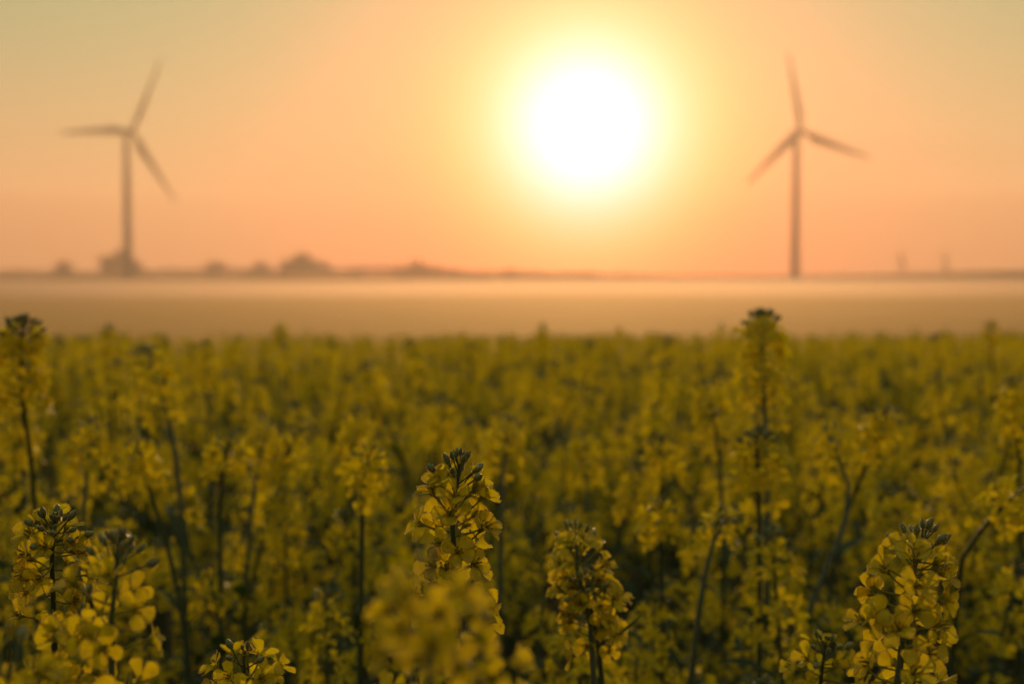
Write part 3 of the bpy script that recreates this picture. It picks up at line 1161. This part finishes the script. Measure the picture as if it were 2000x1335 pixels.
# ------------------------------------------------------------------ the rest of the crop
def crop_plant_parts(seed, res, H=1.2):
    """a whole plant at the origin: items, stems, leaves"""
    rng = np.random.default_rng(seed)
    lean = rng.normal(size=2)*0.04
    bow = rng.normal(size=2)*0.03
    P = curve_pts([(lean[0], lean[1], H), (lean[0]*0.8 + bow[0], lean[1]*0.8 + bow[1], H*0.82),
                   (lean[0]*0.4 + bow[0]*0.7, lean[1]*0.4, H*0.45), (0, 0, 0)], 16)
    R = np.interp(np.linspace(0, 1.2, 16), [0, 0.03, 0.10, 0.3, 1.2], np.array([0.8, 1.5, 2.2, 3.0, 6.0])*MM)
    stems = [(P, R, 5 if res else 3)]
    ln = 0.06 + 0.05*rng.random()
    items = raceme(rng, P, ln, 20 if res else 16, 16 if res else 5, res, 1.08, 1.0)
    leaves = []
    for k in range(4):
        drop = 0.05 + 0.055*k + 0.05*rng.random()
        az = k*2.2 + rng.random()*1.2
        out = 0.06 + 0.06*rng.random()
        j = min(3 + k, 9)
        tip = np.array([P[j][0] + out*math.cos(az), P[j][1] + out*math.sin(az), H - drop])
        B = curve_pts([tip, (tip + P[j])*0.5 + [0.25*out*math.cos(az), 0.25*out*math.sin(az), -0.02], P[j] + [0, 0, -0.02]], 8)
        stems.append((B, np.linspace(0.7, 1.7, 8)*MM, 4 if res else 3))
        items += raceme(rng, B, 0.045 + 0.03*rng.random(), 12 if res else 10, 10 if res else 3, res, 0.95, 1.0)
        leaves += side_leaves(rng, B, [B[5][2], B[3][2]], 1 if res else 0)
    leaves += side_leaves(rng, P, [H - 0.18, H - 0.24, H - 0.3, H - 0.36, H - 0.44, H - 0.52, H - 0.62], 1 if res else 0)
    return items, stems, leaves


TILT = np.random.default_rng(31)


def copy_plant(root, loc, rz, sc, label, group):
    r = root.copy()
    COL.objects.link(r)
    r.location = loc
    r.rotation_euler = (TILT.normal()*0.05, TILT.normal()*0.06, rz)
    r.scale = (sc, sc, sc)
    r['label'] = label
    r['group'] = group
    for ch in list(root.children):
        c = ch.copy()
        COL.objects.link(c)
        c.parent = r
    return r


rng = np.random.default_rng(77)
spots = []
cell = 0.147
ny = int((EDGE + 1.0)/cell)
for iy in range(ny):
    y = 0.95 + iy*cell
    if y > EDGE + 0.9:
        break
    half = 0.46*y + 0.55
    nx = int(2*half/cell)
    for ix in range(nx):
        x = -half + (ix + 0.5)*cell + rng.uniform(-0.5, 0.5)*cell
        yy = y + rng.uniform(-0.5, 0.5)*cell
        if yy < EDGE + 0.5*math.sin(x*0.9) + 0.4*math.sin(x*2.3 + 1):
            spots.append((x, yy))
# plants beside and behind the camera, out of the photograph
for k in range(150):
    x, yy = rng.uniform(-1.6, 1.6), rng.uniform(-1.2, 1.0)
    if abs(x) > 0.40*max(yy, 0) + 0.42:
        spots.append((x, yy))

NEAR_N = 300 - len(HERO)
near, rest = [], []
for x, y in spots:
    h = 1.215 + rng.normal()*0.065
    if y < 1.5:
        h = min(h, 1.5 - 0.25 - 0.12*rng.random() - 0.10*max(0, 1.25 - y))
    else:
        h = min(h, 1.5 - 0.115 - 0.06*rng.random())
    if y > 3:
        h = min(max(h + 0.02*math.sin(x*1.3 + y), 1.02), CAM_Z - 0.045*y + 0.02 + rng.normal()*0.016)
    if y > 6.0:
        h = min(h, CAM_Z - 0.0415*y + rng.normal()*0.007)
    h = max(h, 0.98)
    close = min(abs(x - hx) + 0.6*abs(y - hd) for hx, hd in hero_xy)
    if close < 0.035:
        continue
    px = 1000 + x/y*PXF if y > 0.5 else -999
    if any(hd > 1.2 and abs(px - 1000 - hx/hd*PXF) < 26 and 0.95 < y < hd for hx, hd in hero_xy) and rng.random() < 0.85:
        continue
    inview = abs(x) < 0.36*y + 0.06 and y > 0.9
    (near if inview else rest).append((y, x, h))
near.sort()
rest += near[NEAR_N:]
near = near[:NEAR_N]

N_T = 8
protos = []
for k in range(N_T):
    it, st, lv = crop_plant_parts(500 + k, 1)
    protos.append((it, st, lv))


def zone_label(x, y):
    px = 1000 + x/y*PXF
    depth = ('just behind the sharp heads', 'halfway into the crop', 'deeper in the crop')[0 if y < 1.6 else 1 if y < 2.5 else 2]
    side = 'below the left turbine' if px < 480 else 'below the tree groves' if px < 900 else 'below the sun' if px < 1380 else 'below the right turbine' if px < 1720 else 'near the right edge'
    return 'blurred rapeseed plant %s, %s' % (depth, side), 'rapeseed plants %s, %s' % (depth, side)


first = {}
N_IND = 36           # the nearest ones carry each flower and bud as a part of its own
for i, (y, x, h) in enumerate(near):
    lab, grp = zone_label(x, y)
    k = int(rng.integers(N_T))
    ind = i < N_IND
    sc = h/1.2
    rz = rng.random()*6.28
    if (k, ind) not in first:
        it, st, lv = protos[k]
        r = build_plant(it, st, lv, (0, 0, 0), lab, grp, ind)
        r.location = (x, y, 0)
        r.rotation_euler = (0, 0, rz)
        r.scale = (sc, sc, sc)
        first[(k, ind)] = r
    else:
        copy_plant(first[(k, ind)], (x, y, 0), rz, sc, lab, grp)

# everything farther back, and outside the picture: one uncounted mass of the same plants
low_t = []
for k in range(8):
    it, st, lv = crop_plant_parts(600 + k, 0)
    mb = MB()
    for P, R, sg in st:
        mb.add(*tube(P, R*1.1, sg), m=STEM)
    for part, tpl, M, rid in it:
        mb.add_template(tpl, M)
    for tpl, M in lv:
        mb.add_template(tpl, M)
    low_t.append(mb.arrays())
mb = MB()
for y, x, h in rest:
    k = int(rng.integers(8))
    a = rng.random()*6.28
    R = np.array([[math.cos(a), -math.sin(a), 0], [math.sin(a), math.cos(a), 0], [0, 0, 1.0]])
    ta, tb = TILT.normal()*0.05, TILT.normal()*0.06
    Rt = np.array([[1, 0, tb], [0, 1, ta], [-tb, -ta, 1.0]])
    mb.add_template(low_t[k], mat4(Rt @ R, (x, y, 0), h/1.2))
tag(link('rapeseed_crop', mb.mesh('rapeseed_crop', PLANT_MATS)), 'blurred yellow mass of the flowering rapeseed crop up to the field edge', 'crop', kind='stuff')
print('plants', len(near), 'rest', len(rest), 'faces', len(mb.arrays()[1]))
